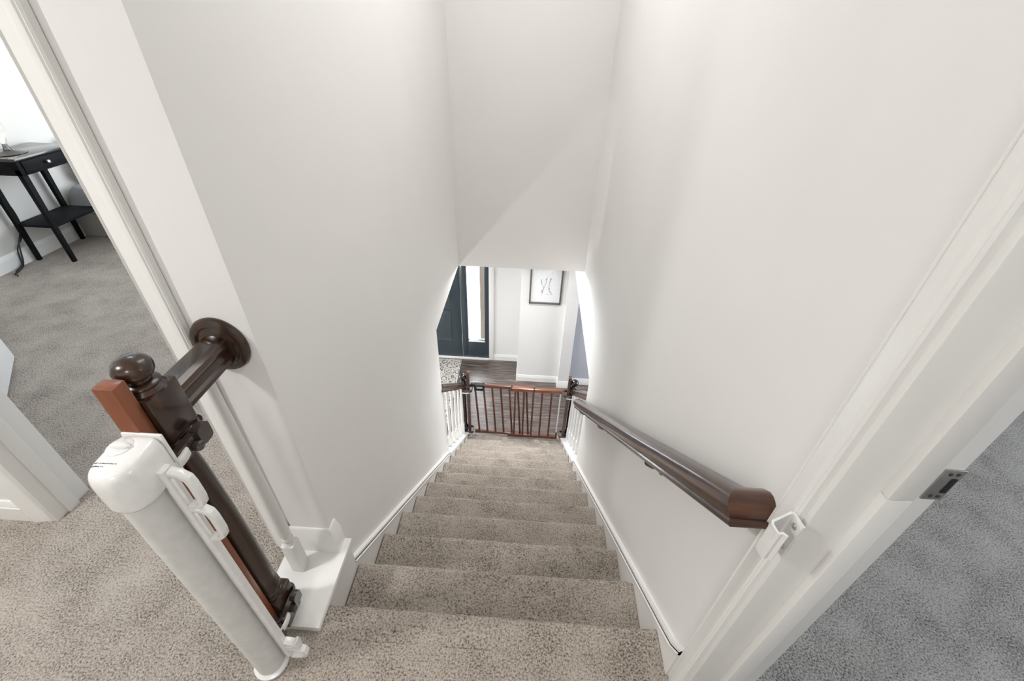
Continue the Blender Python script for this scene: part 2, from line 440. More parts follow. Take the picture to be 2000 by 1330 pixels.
# short level handrail with rosette
def rail_profile(w, h):
    # moulded rail section, (a lateral, b up) centred
    return [(-w*.5, -h*.5), (-w*.5, -h*.34), (-w*.40, -h*.26), (-w*.36, -h*.05), (-w*.46, h*.08), (-w*.5, h*.2), (-w*.46, h*.36), (-w*.30, h*.47), (0, h*.5),
            (w*.30, h*.47), (w*.46, h*.36), (w*.5, h*.2), (w*.46, h*.08), (w*.36, -h*.05), (w*.40, -h*.26), (w*.5, -h*.34), (w*.5, -h*.5)]
rt = thing('handrail', 'short level dark handrail from the ball topped newel to a round wall rosette', 'handrail', (NX, .62, .84))
RZ = .868
mb = MB(); mb.loft([[(NX + a, y, RZ + b) for a, b in rail_profile(.058, .062)] for y in (NY + hw, .738)]); mb.build('rail', 'dark_wood_y', rt, sharp=30)
mb = MB(); mb.lathe((NX, .7555, RZ), [(.062, 0), (.0635, -.006), (.061, -.012), (.054, -.016), (.0475, -.017), (.044, -.013), (.041, -.014), (.036, -.017), (.01, -.018)], 44, 'y', sy=1.1)
mb.build('rosette', 'dark_wood', rt)

# white baluster under that rail
bl = thing('baluster', 'white turned baluster on the white ledge between newel and wall', 'baluster', (-.685, .693, .022))
BX, BY = -.684, .687
MB().box((BX - .019, BY - .019, .022), (BX + .019, BY + .019, .165), .002).build('base_block', 'trim_paint', bl)
MB().lathe((BX, BY, 0), [(.019, .160), (.018, .168), (.013, .175), (.015, .180), (.0175, .188), (.015, .196), (.013, .20), (.0155, .205), (.0165, .215), (.0172, .30), (.0165, .45), (.0135, .65), (.0115, .78), (.0115, .838)], 28).build('shaft', 'trim_paint', bl)

# mounting board and its straps
mbd = thing('mounting_board', 'reddish brown wooden board strapped to the dark newel post beside the white gate', 'board', (-.667, .496, .11))
MB().box((-.685, .4825, .045), (-.649, .5095, .977), .0025).build('board', 'red_wood', mbd)
def rrect(cx, cy, hx, hy, r, n=6):
    pts = []
    for sx, sy, a0 in ((1, 1, 0), (-1, 1, PI/2), (-1, -1, PI), (1, -1, 3*PI/2)):
        for k in range(n + 1):
            a = a0 + k * PI / 2 / n
            pts.append((cx + sx * (hx - r) + r * math.cos(a), cy + sy * (hy - r) + r * math.sin(a)))
    return pts
def band(mb, z0, z1, outer, inner):
    # closed band between an outer and inner outline
    n = len(outer)
    rings = [[(x, y, z0) for x, y in outer], [(x, y, z1) for x, y in outer], [(x, y, z1) for x, y in inner], [(x, y, z0) for x, y in inner], [(x, y, z0) for x, y in outer]]
    mb.loft(rings, True, False)
def clamp(z, parent):
    mb = MB()
    o = rrect(NX + .001, NY - .012, .0455, .058, .022); i = rrect(NX + .001, NY - .012, .041, .0535, .020)
    band(mb, z - .017, z + .015, o, i)
    c = mb.build('clamp', 'dark_plastic', parent)
    t = MB(); t.prism(rrect(.530, z + .002, .040, .017, .008, 3), 'x', -.633, -.6195)
    t.prism(rrect(.557, z + .005, .016, .021, .009, 3), 'x', -.628, -.612)
    t.lathe((-.6125, .532, z - .004), [(.0105, -.006), (.0105, .003), (.008, .006), (.002, .007)], 18, 'x')
    t.build('toggle', 'dark_plastic', c)
    g = MB(); g.prism(rrect(-.6325, .476, .018, .009, .004, 3), 'z', z - .022, z + .010); g.build('jaw', 'dark_plastic', c)
    s = MB(); pts = []
    for k in range(9):
        u = k / 8
        pts.append((-.628 + .012 * math.sin(u * PI * .75), .447 + .066 * u, z + .003))
    s.tube(pts, .0105, 10, sq=(.35, 1.0)); s.build('strap', 'strap_white', c)
    return c
clamp(.797, mbd); clamp(.105, mbd)

# retractable mesh gate
gt = thing('retractable_gate', 'white retractable mesh gate rolled up in its upright housing beside the newel', 'safety gate', (-.655, .43, 0))
GX, GY = -.655, .430
mb = MB(); mb.lathe((GX, GY, 0), [(.041, .002), (.0445, .005), (.0445, .012), (.037, .016), (.0345, .019)], 36); mb.build('foot_cap', 'white_plastic', gt)
# roll of mesh: spiral cross section leading to the pull bar
prof = []
for k in range(40):
    a = math.radians(40) + 2 * PI * .93 * k / 39
    r = .0345 + .0015 * k / 39
    prof.append((GX + r * math.cos(a), GY + r * math.sin(a)))
prof += [(-.6205, .443), (-.606, .446), (-.606, .4475), (-.6235, .4525)]
mb = MB(); zs = [.018 + (.80 - .018) * k / 24 for k in range(25)]
mb.loft([[(x + .0006 * noise.noise(V((z * 9, j * .3, 0))), y + .0006 * noise.noise(V((z * 9, j * .3, 7))), z) for j, (x, y) in enumerate(prof)] for z in zs]); mb.build('mesh_roll', 'mesh_fabric', gt, sharp=50)
# pull bar with hooks and two loop handles
mb = MB(); mb.prism(rrect(-.607, .448, .0075, .0105, .005, 4), 'z', .03, .832); pb = mb.build('pull_bar', 'white_plastic', gt)
def loop(z0, z1, out, r=.006, skew=0, n=8):
    y = .449
    x0 = -.600; x1 = x0 + out
    P = [(x0, y, z1), (x0 + out * .55, y + skew, z1 - .004), (x0 + out * .92, y + skew, z1 - .014), (x1, y + skew, z1 - .03), (x1, y + skew, z0 + .03), (x0 + out * .92, y + skew, z0 + .014), (x0 + out * .55, y + skew, z0 + .004), (x0, y, z0)]
    return P
for z0, z1 in ((.727, .824), (.620, .722)):
    mb = MB(); mb.tube(loop(z0, z1, .030), .0072, 12, sq=(1.2, .9)); mb.box((-.606, .4425, z0 + .012), (-.592, .4525, z1 - .012), .003); mb.build('handle', 'white_plastic', pb)
for z, h_, o_ in ((.088, .022, .034), (.020, .056, .046)):
    mb = MB(); mb.tube(loop(z, z + h_, o_, n=8), .0058, 10, sq=(1.7, .7)); mb.build('hook', 'white_plastic', pb)
# housing cap
mb = MB(); rings = []
def capsec(ins, z, tiltf=1):
    cx, cy = -.6495, .4335
    pts = []
    hx, hy = max(.0385 - ins, .0004), max(.0495 - ins, .0004)
    N = 48
    for k in range(N):
        a = 2 * PI * k / N; c, s_ = math.cos(a), math.sin(a)
        e = .80 if s_ < 0 else .36     # rounded towards the room, square towards the board
        y = cy + hy * math.copysign(abs(s_) ** e, s_)
        pts.append((cx + hx * math.copysign(abs(c) ** e, c), y, z - tiltf * .0035 * (cy + .0495 - y) / .099))
    return pts
for ins, z, tf in ((.003, .790, 0), (.0008, .794, 0), (0, .800, 0), (0, .850, .4), (.0006, .861, .7), (.0020, .869, 1), (.0045, .8752, 1), (.0085, .8792, 1), (.014, .8812, 1), (.024, .8822, 1), (.0382, .8825, 1)):
    rings.append(capsec(ins, z, tf))
mb.loft(rings); cap = mb.build('housing_cap', 'white_plastic', gt, sharp=60)
MB().box((-.684, .4785, .780), (-.612, .4845, .880), .003).build('back_plate', 'white_plastic', cap)
def top_at_(x, y):
    from mathutils.bvhtree import BVHTree as T
    h = T.FromPolygons([v.co for v in cap.data.vertices], [p.vertices for p in cap.data.polygons]).ray_cast(V((x, y, 1.0)), V((0, 0, -1)))[0]
    return h.z if h else .87
KX, KY = -.659, .4495
mb = MB(); mb.lathe((KX, KY, .8805), [(.0195, -.003), (.0195, .0014), (.0175, .0026), (.001, .0028)], 32, sx=1.0, sy=.95); kn = mb.build('lock_dial', 'white_plastic', cap)
mb = MB(); mb.lathe((KX + .003, KY, .8825), [(.0165, 0), (.016, .004), (.012, .0066), (.001, .0074)], 28, sx=1.0, sy=.40); mb.build('dial_grip', 'white_plastic', kn)
zt = .8795
mb = MB(); mb.prism([(KX - .0215, KY + .0004), (KX - .0155, KY + .0026), (KX - .0155, KY - .0018)], 'z', zt - .002, .8826); mb.box((KX - .0245, KY - .0004, top_at_(KX - .0225, KY) - .002), (KX - .0205, KY + .0012, top_at_(KX - .0225, KY) + .0006)); mb.build('arrow_mark', 'red_ink', cap)
from mathutils.bvhtree import BVHTree
bvh = BVHTree.FromPolygons([v.co for v in cap.data.vertices], [p.vertices for p in cap.data.polygons])
def top_at(x, y):
    h = bvh.ray_cast(V((x, y, 1.0)), V((0, 0, -1)))[0]
    return h.z if h else zt - .01
mb = MB(); random.seed(3)
for row, yy in ((0, .4165), (1, .4105)):
    x = -.677
    end = -.639 if row == 0 else -.655
    while x < end:
        w = random.uniform(.0008, .0022); h = random.uniform(.0012, .0022)
        q = top_at(x + w / 2, yy + h / 2); mb.box((x, yy, q - .001), (x + w, yy + h, q + .0003)); x += w + random.choice((.0004, .0004, .0005, .0016))
mb.build('printed_text', 'ink', cap)

# wall catch of the gate on the right casing
wc = thing('wall_catch', 'white plastic gate catch screwed to the door casing below the handrail end', 'bracket', (.43, .425, .79))
F0 = XR - .0160      # casing face
# back plate with screws, then a J-section hook standing out from it
mb = MB(); mb.prism(rrect(.4155, .808, .0135, .042, .008, 4), 'x', F0 - .0035, F0 + .002)
pl = mb.build('back_plate', 'white_plastic', wc)
def strip(pts, th):
    P = [V((a, b, 0)) for a, b in pts]; L, Rr = [], []
    for i, p in enumerate(P):
        d0 = (p - P[i - 1]).normalized() if i else (P[1] - p).normalized()
        d1 = (P[i + 1] - p).normalized() if i < len(P) - 1 else d0
        n0 = V((-d0.y, d0.x, 0)); n1 = V((-d1.y, d1.x, 0)); n = (n0 + n1).normalized(); k = 1 / max(.5, n.dot(n0))
        L.append((p + n * th * k * .5).to_tuple()[:2]); Rr.append((p - n * th * k * .5).to_tuple()[:2])
    return L + Rr[::-1]
mb = MB()
mb.prism(strip([(.4395, .402), (.4365, .4265), (.432, .4285), (.396, .411), (.3935, .406), (.3955, .3925), (.398, .3905), (.4035, .3915), (.408, .386)], .0036), 'z', .782, .852)
mb.build('hook', 'white_plastic', wc)
for y, z in ((.413, .838), (.411, .786)):
    mb = MB(); mb.lathe((F0 - .0035, y, z), [(.0058, 0), (.0058, -.0015), (.004, -.003), (.0005, -.0033)], 16, 'x'); mb.build('screw', 'chrome', pl)

# ------------------------------------------------------------------ long right handrail with return
hr = thing('handrail', 'long dark handrail sloping down the right wall with a mitred return end', 'handrail', (.40, .5, .7))
dv = V((0, RUN, -RISE)).normalized(); nv = V((0, RISE, RUN)).normalized(); XV = V((1, 0, 0))
def rail_profile_round(w, h):
    P = [(-.44, -.5), (-.48, -.46), (-.48, -.34), (-.42, -.28), (-.47, -.22), (-.56, -.10), (-.60, .04), (-.60, .16), (-.55, .30), (-.42, .42), (-.22, .49)]
    P = P + [(-a, b) for a, b in P[::-1]]
    return [(a * w, b * h) for a, b in P]
prof = rail_profile_round(.052, .063)
zc0 = .743 - (.497 - .466) * SLOPE + .041
cor = V((.402, .500, zc0))
far = V((.402, 2.37, zc0 - (2.37 - .497) * SLOPE))
mb = MB(); mb.loft([[far + XV * a + nv * b for a, b in prof], [cor + XV * a + dv * a + nv * b for a, b in prof]]); mb.build('rail', 'rail_wood', hr, sharp=30)
mb = MB(); mb.loft([[cor + XV * a + dv * a + nv * b for a, b in prof], [cor + XV * (XR - .402) + dv * a + nv * b for a, b in prof]]); mb.build('return_end', 'rail_wood_x', hr, sharp=30)
for y in (.93, 1.05, 1.62, 1.72, 2.20):
    z = zc0 - (y - .497) * SLOPE - .036
    if y in (1.05, 1.72): continue
    mb = MB(); mb.tube([(XR - .004, y, z - .045), (XR - .03, y, z - .043), (.405, y, z - .03), (.402, y, z - .006)], .006, 10)
    mb.lathe((XR, y, z - .045), [(.024, 0), (.022, -.005), (.008, -.008)], 20, 'x')
    mb.box((.389, y - .022, z - .004), (.414, y + .022, z + .001), .001)
    mb.build('rail_bracket', 'dark_plastic', hr)

# ------------------------------------------------------------------ foot of the stair: newels, rails, balusters
def newel_low(x, y, label, z0):
    o = thing('newel_post', label, 'newel post', (x, y, z0), 'dark newel posts at the stair foot')
    MB().box((x - .033, y - .033, z0), (x + .033, y + .033, z0 + .13), .003).build('base_block', 'navy_plastic_w', o)
    MB().lathe((x, y, z0), [(.033, .125), (.033, .135), (.026, .145), (.030, .153), (.024, .16), (.026, .25), (.027, .40), (.023, .60), (.021, .62), (.028, .63), (.022, .64), (.033, .655), (.033, .665)], 28).build('shaft', 'navy_plastic_w', o)
    MB().box((x - .033, y - .033, z0 + .66), (x + .033, y + .033, z0 + .77), .003).build('top_block', 'navy_plastic_w', o)
    MB().lathe((x, y, z0), [(.031, .765), (.030, .778), (.025, .783), (.018, .79), (.018, .795), (.028, .803), (.038, .818), (.041, .832), (.038, .846), (.028, .857), (.014, .863), (.001, .865)], 28).build('ball_finial', 'navy_plastic_w', o)
    return o
wood('navy_plastic_w', (.006, .006, .008), (.016, .013, .014), .22, .8)
LX, RX, GYB = -.612, .506, 3.335
newel_low(LX, GYB, 'dark newel post left of the wooden gate at the stair foot', -2.285)
newel_low(RX, GYB, 'dark newel post right of the wooden gate at the stair foot', -2.285)
# plinths under them
struct(B((LX - .05, 3.29, ZL), (LX + .05, 3.40, -2.285)), 'trim_16', 'trim_paint')
struct(B((RX - .05, 3.29, ZL), (RX + .05, 3.40, -2.285)), 'trim_17', 'trim_paint')
def low_rail(x, ya, za, yb, zb, label):
    o = thing('handrail', label, 'handrail', (x, ya, za))
    d = V((0, yb - ya, zb - za)).normalized(); n_ = V((0, -d.z, d.y))
    mb = MB(); mb.loft([[V((x, y, z)) + XV * a + n_ * b for a, b in rail_profile(.056, .06)] for y, z in ((ya, za), (yb, zb))])
    mb.build('rail', 'dark_wood_y', o, sharp=30); return o
ZA = lambda y: -1.538 - (y - 3.30) * .868
low_rail(LX, YWL + .002, ZA(YWL), GYB - .033, ZA(GYB - .033), 'short sloping dark handrail meeting the left newel at the stair foot')
low_rail(RX, YWR + .002, ZA(YWR), GYB - .033, ZA(GYB - .033), 'short sloping dark handrail meeting the right newel at the stair foot')
def baluster_low(x, y, label, group):
    zb = nos(y) + .035; zt = ZA(y) - .055
    o = thing('baluster', label, 'baluster', (x, y, zb), group)
    h = zt - zb
    MB().box((x - .016, y - .016, zb), (x + .016, y + .016, zb + .16), .002).build('base_block', 'trim_paint', o)
    MB().lathe((x, y, zb), [(.016, .155), (.012, .168), (.015, .18), (.0125, .19), (.0145, .22), (.015, h * .5), (.0115, h * .85), (.011, h + .012)], 18).build('shaft', 'trim_paint', o)
ordl = ['nearest the wall end', 'second from the wall end', 'third from the wall end', 'third from the newel', 'second from the newel', 'next to the newel']
for k in range(6):
    baluster_low(LX, 2.45 + .151 * k, 'white baluster of the lower left balustrade, ' + ordl[k], 'balusters of the lower left balustrade')
for k in range(6):
    baluster_low(RX - .012, 2.45 + .151 * k, 'white baluster of the lower right balustrade, ' + ordl[k], 'balusters of the lower right balustrade')
# mounting boards on the lower newels
for x, s, side in ((LX + .054, 1, 'left'), (RX - .050, -1, 'right')):
    o = thing('mounting_board', 'brown wooden board strapped to the %s newel at the stair foot' % side, 'board', (x, GYB - .01, -2.22))
    MB().box((x - .014, GYB - .03, -2.235), (x + .014, GYB + .012, -1.375), .002).build('board', 'brown_wood', o)
    nx = LX if s > 0 else RX
    cx = (nx + x) / 2
    for zc in (-1.60, -2.20):
        mb = MB(); band(mb, zc - .014, zc + .014, rrect(cx, GYB - .008, .070, .046, .022), rrect(cx, GYB - .008, .065, .041, .02))
        mb.build('clamp', 'dark_plastic', o)
    mb = MB(); mb.tube([(cx - .045, GYB - .058, -1.618), (cx, GYB - .062, -1.62), (cx + .045, GYB - .058, -1.618)], .007, 8, sq=(.4, 1)); mb.build('strap', 'strap_white', o)

# ------------------------------------------------------------------ wooden gate at the foot
wg = thing('wooden_gate', 'reddish wooden slatted safety gate across the foot of the stairs', 'safety gate', (0, GYB, -2.23))
YB_, YA_ = GYB + .012, GYB - .012      # back panel (left), front panel (right)
def gbar(x0, x1, y, z0, z1):
    mb = MB(); mb.loft([[(x + a * .0095, y + b * .009, z) for a, b in ((-1, -.6), (-.6, -1), (.6, -1), (1, -.6), (1, .6), (.6, 1), (-.6, 1), (-1, .6))] for x, z in ((x0, z0), (x1, z1))]); mb.build('slat', 'gate_wood', wg)
zb, zt = -2.25, -1.572
mb = MB(); mb.box((-.505, YB_ - .014, zb - .010), (.10, YB_ + .014, zb + .022), .003); mb.build('bottom_rail', 'gate_wood_x', wg)
mb = MB(); mb.box((-.415, YB_ - .014, zt - .014), (.12, YB_ + .014, zt + .020), .003); mb.build('top_rail', 'gate_wood_x', wg)
for k in range(7): gbar(-.456 + .089 * k, -.492 + .0875 * k, YB_, zb + .02, zt - .005)
mb = MB(); mb.box((-.145, YA_ - .014, zb - .010), (.380, YA_ + .014, zb + .026), .003); mb.build('bottom_rail', 'gate_wood_x', wg)
mb = MB(); mb.box((-.125, YA_ - .014, zt - .020), (.395, YA_ + .018, zt + .020), .004); mb.build('top_rail', 'red_wood_x', wg)
for x, xt in ((-.077, -.077), (.016, .012), (.109, .107), (.20, .196), (.296, .292)): gbar(x, xt, YA_, zb + .02, zt - .01)
mb = MB(); mb.lathe((.382, YA_, 0), [(.0075, zb + .08), (.0075, zt - .01)], 14); mb.build('hinge_rod', 'strap_white', wg)
mb = MB(); mb.box((.372, YA_ - .012, zb - .01), (.392, YA_ + .012, zb + .09), .003); mb.build('hinge_foot', 'gate_wood', wg)
lt = MB(); lt.box((-.50, YB_ - .022, zt - .055), (-.395, YB_ + .022, zt - .040), .005); lt.box((-.50, YB_ - .022, zt + .002), (-.395, YB_ + .022, zt + .026), .006)
lt.box((-.50, YB_ - .022, zt - .055), (-.482, YB_ + .022, zt + .026), .006); lt.box((-.413, YB_ - .022, zt - .055), (-.395, YB_ + .022, zt + .026), .006)
lt.box((-.535, YB_ - .012, zt - .015), (-.495, YB_ + .012, zt + .03), .005)
lt = lt.build('latch', 'black_plastic', wg)
MB().box((-.475, YB_ - .010, zt - .036), (-.42, YB_ + .010, zt - .014), .003).build('latch_lever', 'strap_white', lt)
for x in (-.115, .112):
    mb = MB(); mb.box((x - .008, YA_ - .018, zt - .01), (x + .008, YA_ + .034, zt + .030), .003); mb.box((x - .005, YA_ - .006, zt + .02), (x + .005, YA_ + .006, zt + .052), .002); mb.build('slide_clip', 'dark_plastic', wg)
mb = MB(); mb.tube([(-.505, YB_, zb + .01), (-.545, YB_ - .006, zb + .008), (-.56, YB_ - .006, zb + .002)], .006, 8); mb.build('hinge_pin', 'strap_white', wg)
mb = MB(); mb.tube([(.39, YA_, zb + .005), (.43, YA_, zb + .005)], .008, 8); mb.build('hinge_pin', 'strap_white', wg)

# ------------------------------------------------------------------ front door with sidelight (structure)
dr = struct(MB().box((-1.80, YDW - .01, ZL + .03), (-.872, YDW + .035, -.42), .003), 'door_1', 'door_teal')
def raised(x0, x1, z0, z1):
    mb = MB(); f = YDW - .010
    def ring(i, d): return [(x0 + i, f - d, z0 + i), (x1 - i, f - d, z0 + i), (x1 - i, f - d, z1 - i), (x0 + i, f - d, z1 - i)]
    mb.loft([ring(0, 0), ring(.006, .012), ring(.022, .012), ring(.030, .003), ring(.052, .003), ring(.075, .011)])
    struct(mb, 'door_panel', 'door_teal', dr, sharp=20)
for x0, x1 in ((-1.65, -1.39), (-1.285, -1.005)):
    raised(x0, x1, ZL + .30, ZL + .80); raised(x0, x1, ZL + .93, ZL + 1.60); raised(x0, x1, ZL + 1.70, ZL + 1.98)
mb = MB(); mb.lathe((-1.735, YDW - .01, ZL + 1.03), [(.03, 0), (.03, -.006), (.012, -.01), (.012, -.045)], 20, 'y'); mb.tube([(-1.735, YDW - .055, ZL + 1.03), (-1.62, YDW - .055, ZL + 1.03)], .009, 10); struct(mb, 'door_handle', 'steel', dr)
# sidelight frame
wf = MB(); f0, f1 = YDW - .012, YDW + .05
wf.box((-.868, f0, ZL + .03), (-.785, f1, -.42), .003); wf.box((-.562, f0, ZL + .03), (-.502, f1, -.42), .003)
wf.box((-.79, f0, ZL + .03), (-.558, f1, -2.165), .003); wf.box((-.79, f0, -.50), (-.558, f1, -.42), .003)
wf = struct(wf, 'window_1', 'door_teal')
mb = MB()
mb.box((-.787, YDW - .016, -2.168), (-.560, YDW - .004, -2.152), .002)
struct(mb, 'glazing_bead', 'trim_paint', wf)
struct(MB().box((-.787, YDW + .012, -2.167), (-.560, YDW + .016, -.498)), 'glass', 'pane', wf)
mb = MB(); mb.box((-.502, YDW - .02, ZL), (-.437, YDW + .01, -.33), .003); mb.box((-1.93, YDW - .02, -.42), (-.437, YDW + .01, -.33), .003); mb.box((-1.88, YDW - .02, ZL), (-1.80, YDW + .01, -.42), .003)
struct(mb, 'trim_18', 'trim_paint')
struct(MB().box((-1.85, YDW - .03, ZL), (-.502, YDW + .08, ZL + .03), .004), 'trim_19', 'trim_paint')
# porch outside
struct(B((-5, YDW + .30, ZL - .3), (4, 9, ZL - .12)), 'ground', 'snow')
struct(B((-.70, 5.55, ZL - .12), (-.30, 5.9, .2)), 'porch_column', 'brick_beige')

# rug
rg = MB().box((-2.6, 3.05, ZL), (-.882, 4.85, ZL + .008), .003).build('rug', 'rug_pile')
tag(rg, 'cream rug with a dark floral scroll pattern inside the front door', 'rug')

# framed drawing
pf = thing('picture_frame', 'framed botanical line drawing hanging on the foyer wall', 'picture', (.19, YPW - .02, -.95))
PX0, PX1, PZ0, PZ1 = .012, .382, -1.248, -.70
fw = .018
mb = MB()
for lo, hi in (((PX0, PZ0), (PX1, PZ0 + fw)), ((PX0, PZ1 - fw), (PX1, PZ1)), ((PX0, PZ0), (PX0 + fw, PZ1)), ((PX1 - fw, PZ0), (PX1, PZ1))):
    mb.box((lo[0], YPW - .030, lo[1]), (hi[0], YPW, hi[1]), .002)
mb.build('frame', 'frame_grey', pf)
sh = MB().box((PX0 + .012, YPW - .012, PZ0 + .012), (PX1 - .012, YPW - .004, PZ1 - .012)).build('print', 'paper', pf)
mb = MB(); yq = YPW - .0125
def twig(pts, r=.0022): mb.tube([(x, yq, z) for x, z in pts], r, 6)
cx, cz = .185, -1.02
twig([(cx - .03, cz - .10), (cx - .01, cz - .02), (cx + .015, cz + .06), (cx + .012, cz + .10)])
twig([(cx - .045, cz + .07), (cx - .035, cz + .03), (cx - .012, cz - .02), (cx - .03, cz - .09)])
twig([(cx + .062, cz + .09), (cx + .048, cz + .05), (cx + .045, cz - .04), (cx + .065, cz - .075), (cx + .085, cz - .085)])
twig([(cx + .02, cz - .10), (cx + .06, cz - .095), (cx + .09, cz - .105)], .0015)
for x, z, a in ((cx - .045, cz + .05, .5), (cx - .05, cz + .08, 1), (cx + .005, cz + .09, .4), (cx + .02, cz + .11, -.4), (cx + .06, cz + .085, -.5), (cx + .07, cz + .1, -.6), (cx - .035, cz - .06, .3), (cx - .02, cz - .07, -.5), (cx + .07, cz - .07, -.9), (cx + .05, cz - .03, .7)):
    mb.tube([(x, yq, z - .012), (x + math.sin(a) * .008, yq, z), (x + math.sin(a) * .012, yq, z + .012)], [.001, .0045, .001], 6)
mb.build('drawing', 'pencil', sh)

# ------------------------------------------------------------------ bedroom
d2 = MB(); hinge = V((-1.99, .94, .012)); fr = V((-2.585, 1.625, .012)); dd = (fr - hinge).normalized(); dn = V((-dd.y, dd.x, 0))
M = Matrix(((dd.x, dn.x, 0, hinge.x), (dd.y, dn.y, 0, hinge.y), (0, 0, 1, hinge.z), (0, 0, 0, 1)))
d2.box((0, 0, 0), ((fr - hinge).length, .036, 2.0), .002, 2, M)
d2 = struct(d2, 'door_2', 'trim_paint')
for z0, z1 in ((.2, .85), (1.0, 1.85)):
    mb = MB(); L = (fr - hinge).length
    for ysd in (-.002, .034): mb.box((.12, ysd, z0), (L - .12, ysd + .004, z1), .0015, 2, M)
    struct(mb, 'door_panel', 'trim_paint', d2)
mb = MB(); mb.lathe((0, 0, 0), [(.026, 0), (.026, .004), (.010, .008), (.010, .03), (.026, .04), (.026, .055), (.012, .062)], 18, 'y')
for v in mb.bm.verts: v.co = M @ (v.co + V(((fr - hinge).length - .06, .036, .93)))
struct(mb, 'door_knob', 'steel', d2)

# night table
nt_ = thing('night_table', 'black night table with one drawer and a low shelf against the bedroom wall', 'table', (-3.32, 2.82, 0))
TX0, TX1, TY0, TY1 = -3.470, -3.170, 2.645, 3.055
mb = MB(); mb.box((TX0, TY0, .672), (TX1 + .006, TY1, .69), .003); mb.build('table_top', 'desk_top', nt_)
mb = MB(); mb.box((TX0 + .012, TY0 + .012, .585), (TX1 - .008, TY1 - .012, .672), .002); mb.build('apron', 'desk_wood', nt_)
dw = MB().box((TX1 - .010, TY0 + .04, .592), (TX1 - .001, TY1 - .04, .666), .002).build('drawer', 'desk_wood', nt_)
mb = MB(); mb.lathe((TX1, 2.835, .632), [(.005, -.002), (.004, .008), (.009, .013), (.0115, .018), (.009, .023), (.001, .025)], 18, 'x'); mb.build('knob', 'steel', dw)
for lx, ly in ((TX0 + .012, TY0 + .012), (TX1 - .012, TY0 + .012), (TX0 + .012, TY1 - .012), (TX1 - .012, TY1 - .012)):
    sx = 1 if lx < -3.3 else -1; sy = 1 if ly < 2.8 else -1
    mb = MB(); mb.loft([[(lx + sx * a * w_, ly + sy * b * w_, z) for a, b in ((0, 0), (1, 0), (1, 1), (0, 1))] for z, w_ in ((0, .022), (.30, .028), (.62, .034))]); mb.build('leg', 'desk_wood', nt_)
mb = MB(); mb.box((TX0 + .016, TY0 + .016, .245), (TX1 - .016, TY1 - .016, .262), .002); mb.build('shelf', 'desk_wood', nt_)

lp = thing('table_lamp', 'lit table lamp with a clear glass foot on the black night table', 'lamp', (-3.31, 2.76, .69))
lx, ly = -3.305, 2.765
MB().lathe((lx, ly, .69), [(.088, 0), (.088, .005), (.05, .012), (.022, .020), (.014, .045), (.012, .06)], 36).build('glass_foot', 'clear_glass', lp)
MB().lathe((lx, ly, .75), [(.012, 0), (.03, .04), (.045, .09), (.035, .15), (.012, .19), (.008, .24)], 30).build('stem', 'clear_glass', lp)
mb = MB(); mb.lathe((lx, ly, 1.0), [(.185, 0), (.12, .24)], 40, cap=False); s_ = mb.build('lamp_shade', 'shade_lit', lp)
def cord(pts, label):
    P = [V(p) for p in pts]; Q = []
    for i in range(len(P) - 1):
        p0, p1, p2, p3 = P[max(i - 1, 0)], P[i], P[i + 1], P[min(i + 2, len(P) - 1)]
        for k in range(8):
            t = k / 8; Q.append(.5 * ((2 * p1) + (p2 - p0) * t + (2 * p0 - 5 * p1 + 4 * p2 - p3) * t * t + (3 * p1 - p0 - 3 * p2 + p3) * t ** 3))
    Q.append(P[-1]); mb = MB(); mb.tube(Q, .0042, 8); o = mb.build('lamp_cord', 'cord_black'); tag(o, label, 'cord', 'cords behind the night table')
cord([(-3.482, 2.70, .66), (-3.478, 2.66, .50), (-3.476, 2.70, .36), (-3.474, 2.71, .24), (-3.472, 2.63, .14), (-3.465, 2.58, .03), (-3.44, 2.53, .006), (-3.40, 2.44, .005)], 'black cord from the night table, the one lying closer to the baseboard')
cord([(-3.481, 2.72, .66), (-3.477, 2.69, .48), (-3.475, 2.72, .34), (-3.474, 2.695, .20), (-3.472, 2.60, .11), (-3.462, 2.56, .02), (-3.43, 2.48, .005), (-3.36, 2.42, .005)], 'black cord from the night table, the one looping nearer the front table leg')

bd = thing('bed', 'low bed with crumpled grey blanket beyond the black night table', 'bed', (-2.6, 3.8, 0))
MB().box((-3.475, 3.085, 0), (-2.3, 4.58, .22), .01).build('base', 'bed_base', bd)
mb = MB(); rings = []
NXs, NYs = 60, 60
top = []
for i in range(NXs + 1):
    row = []
    for j in range(NYs + 1):
        u, v = i / NXs, j / NYs
        x = -3.47 + 1.19 * u; y = 3.068 + 1.53 * v
        e = min(u, 1 - u, v, 1 - v); z = .19 + .17 * min(1, (e / .04)) ** .5
        p = V((x * 9, y * 9, 0)); z += noise.noise(p) * .018 + noise.noise(p * 2.7) * .010
        row.append((x, y, z))
    rings.append(row)
mb.loft(rings, closed=False, cap=False); mb.build('blanket', 'blanket', bd, sharp=180)
mb = MB(); N = 24; rings = []
for i in range(N + 1):
    a = -PI / 2 + PI * i / N; ring = []
    for k in range(32):
        t = 2 * PI * k / 32; c, s2 = math.cos(t), math.sin(t)
        ring.append((-3.40 + .06 * math.sin(a), 3.52 + .30 * math.copysign(abs(c) ** .5, c) * max(.02, math.cos(a)) ** .5, .52 + .17 * math.copysign(abs(s2) ** .5, s2) * max(.02, math.cos(a)) ** .5))
    rings.append(ring)
mb.loft(rings); pw = mb.build('pillow', 'pillow'); tag(pw, 'white pillow propped on the grey bed against the wall', 'pillow')

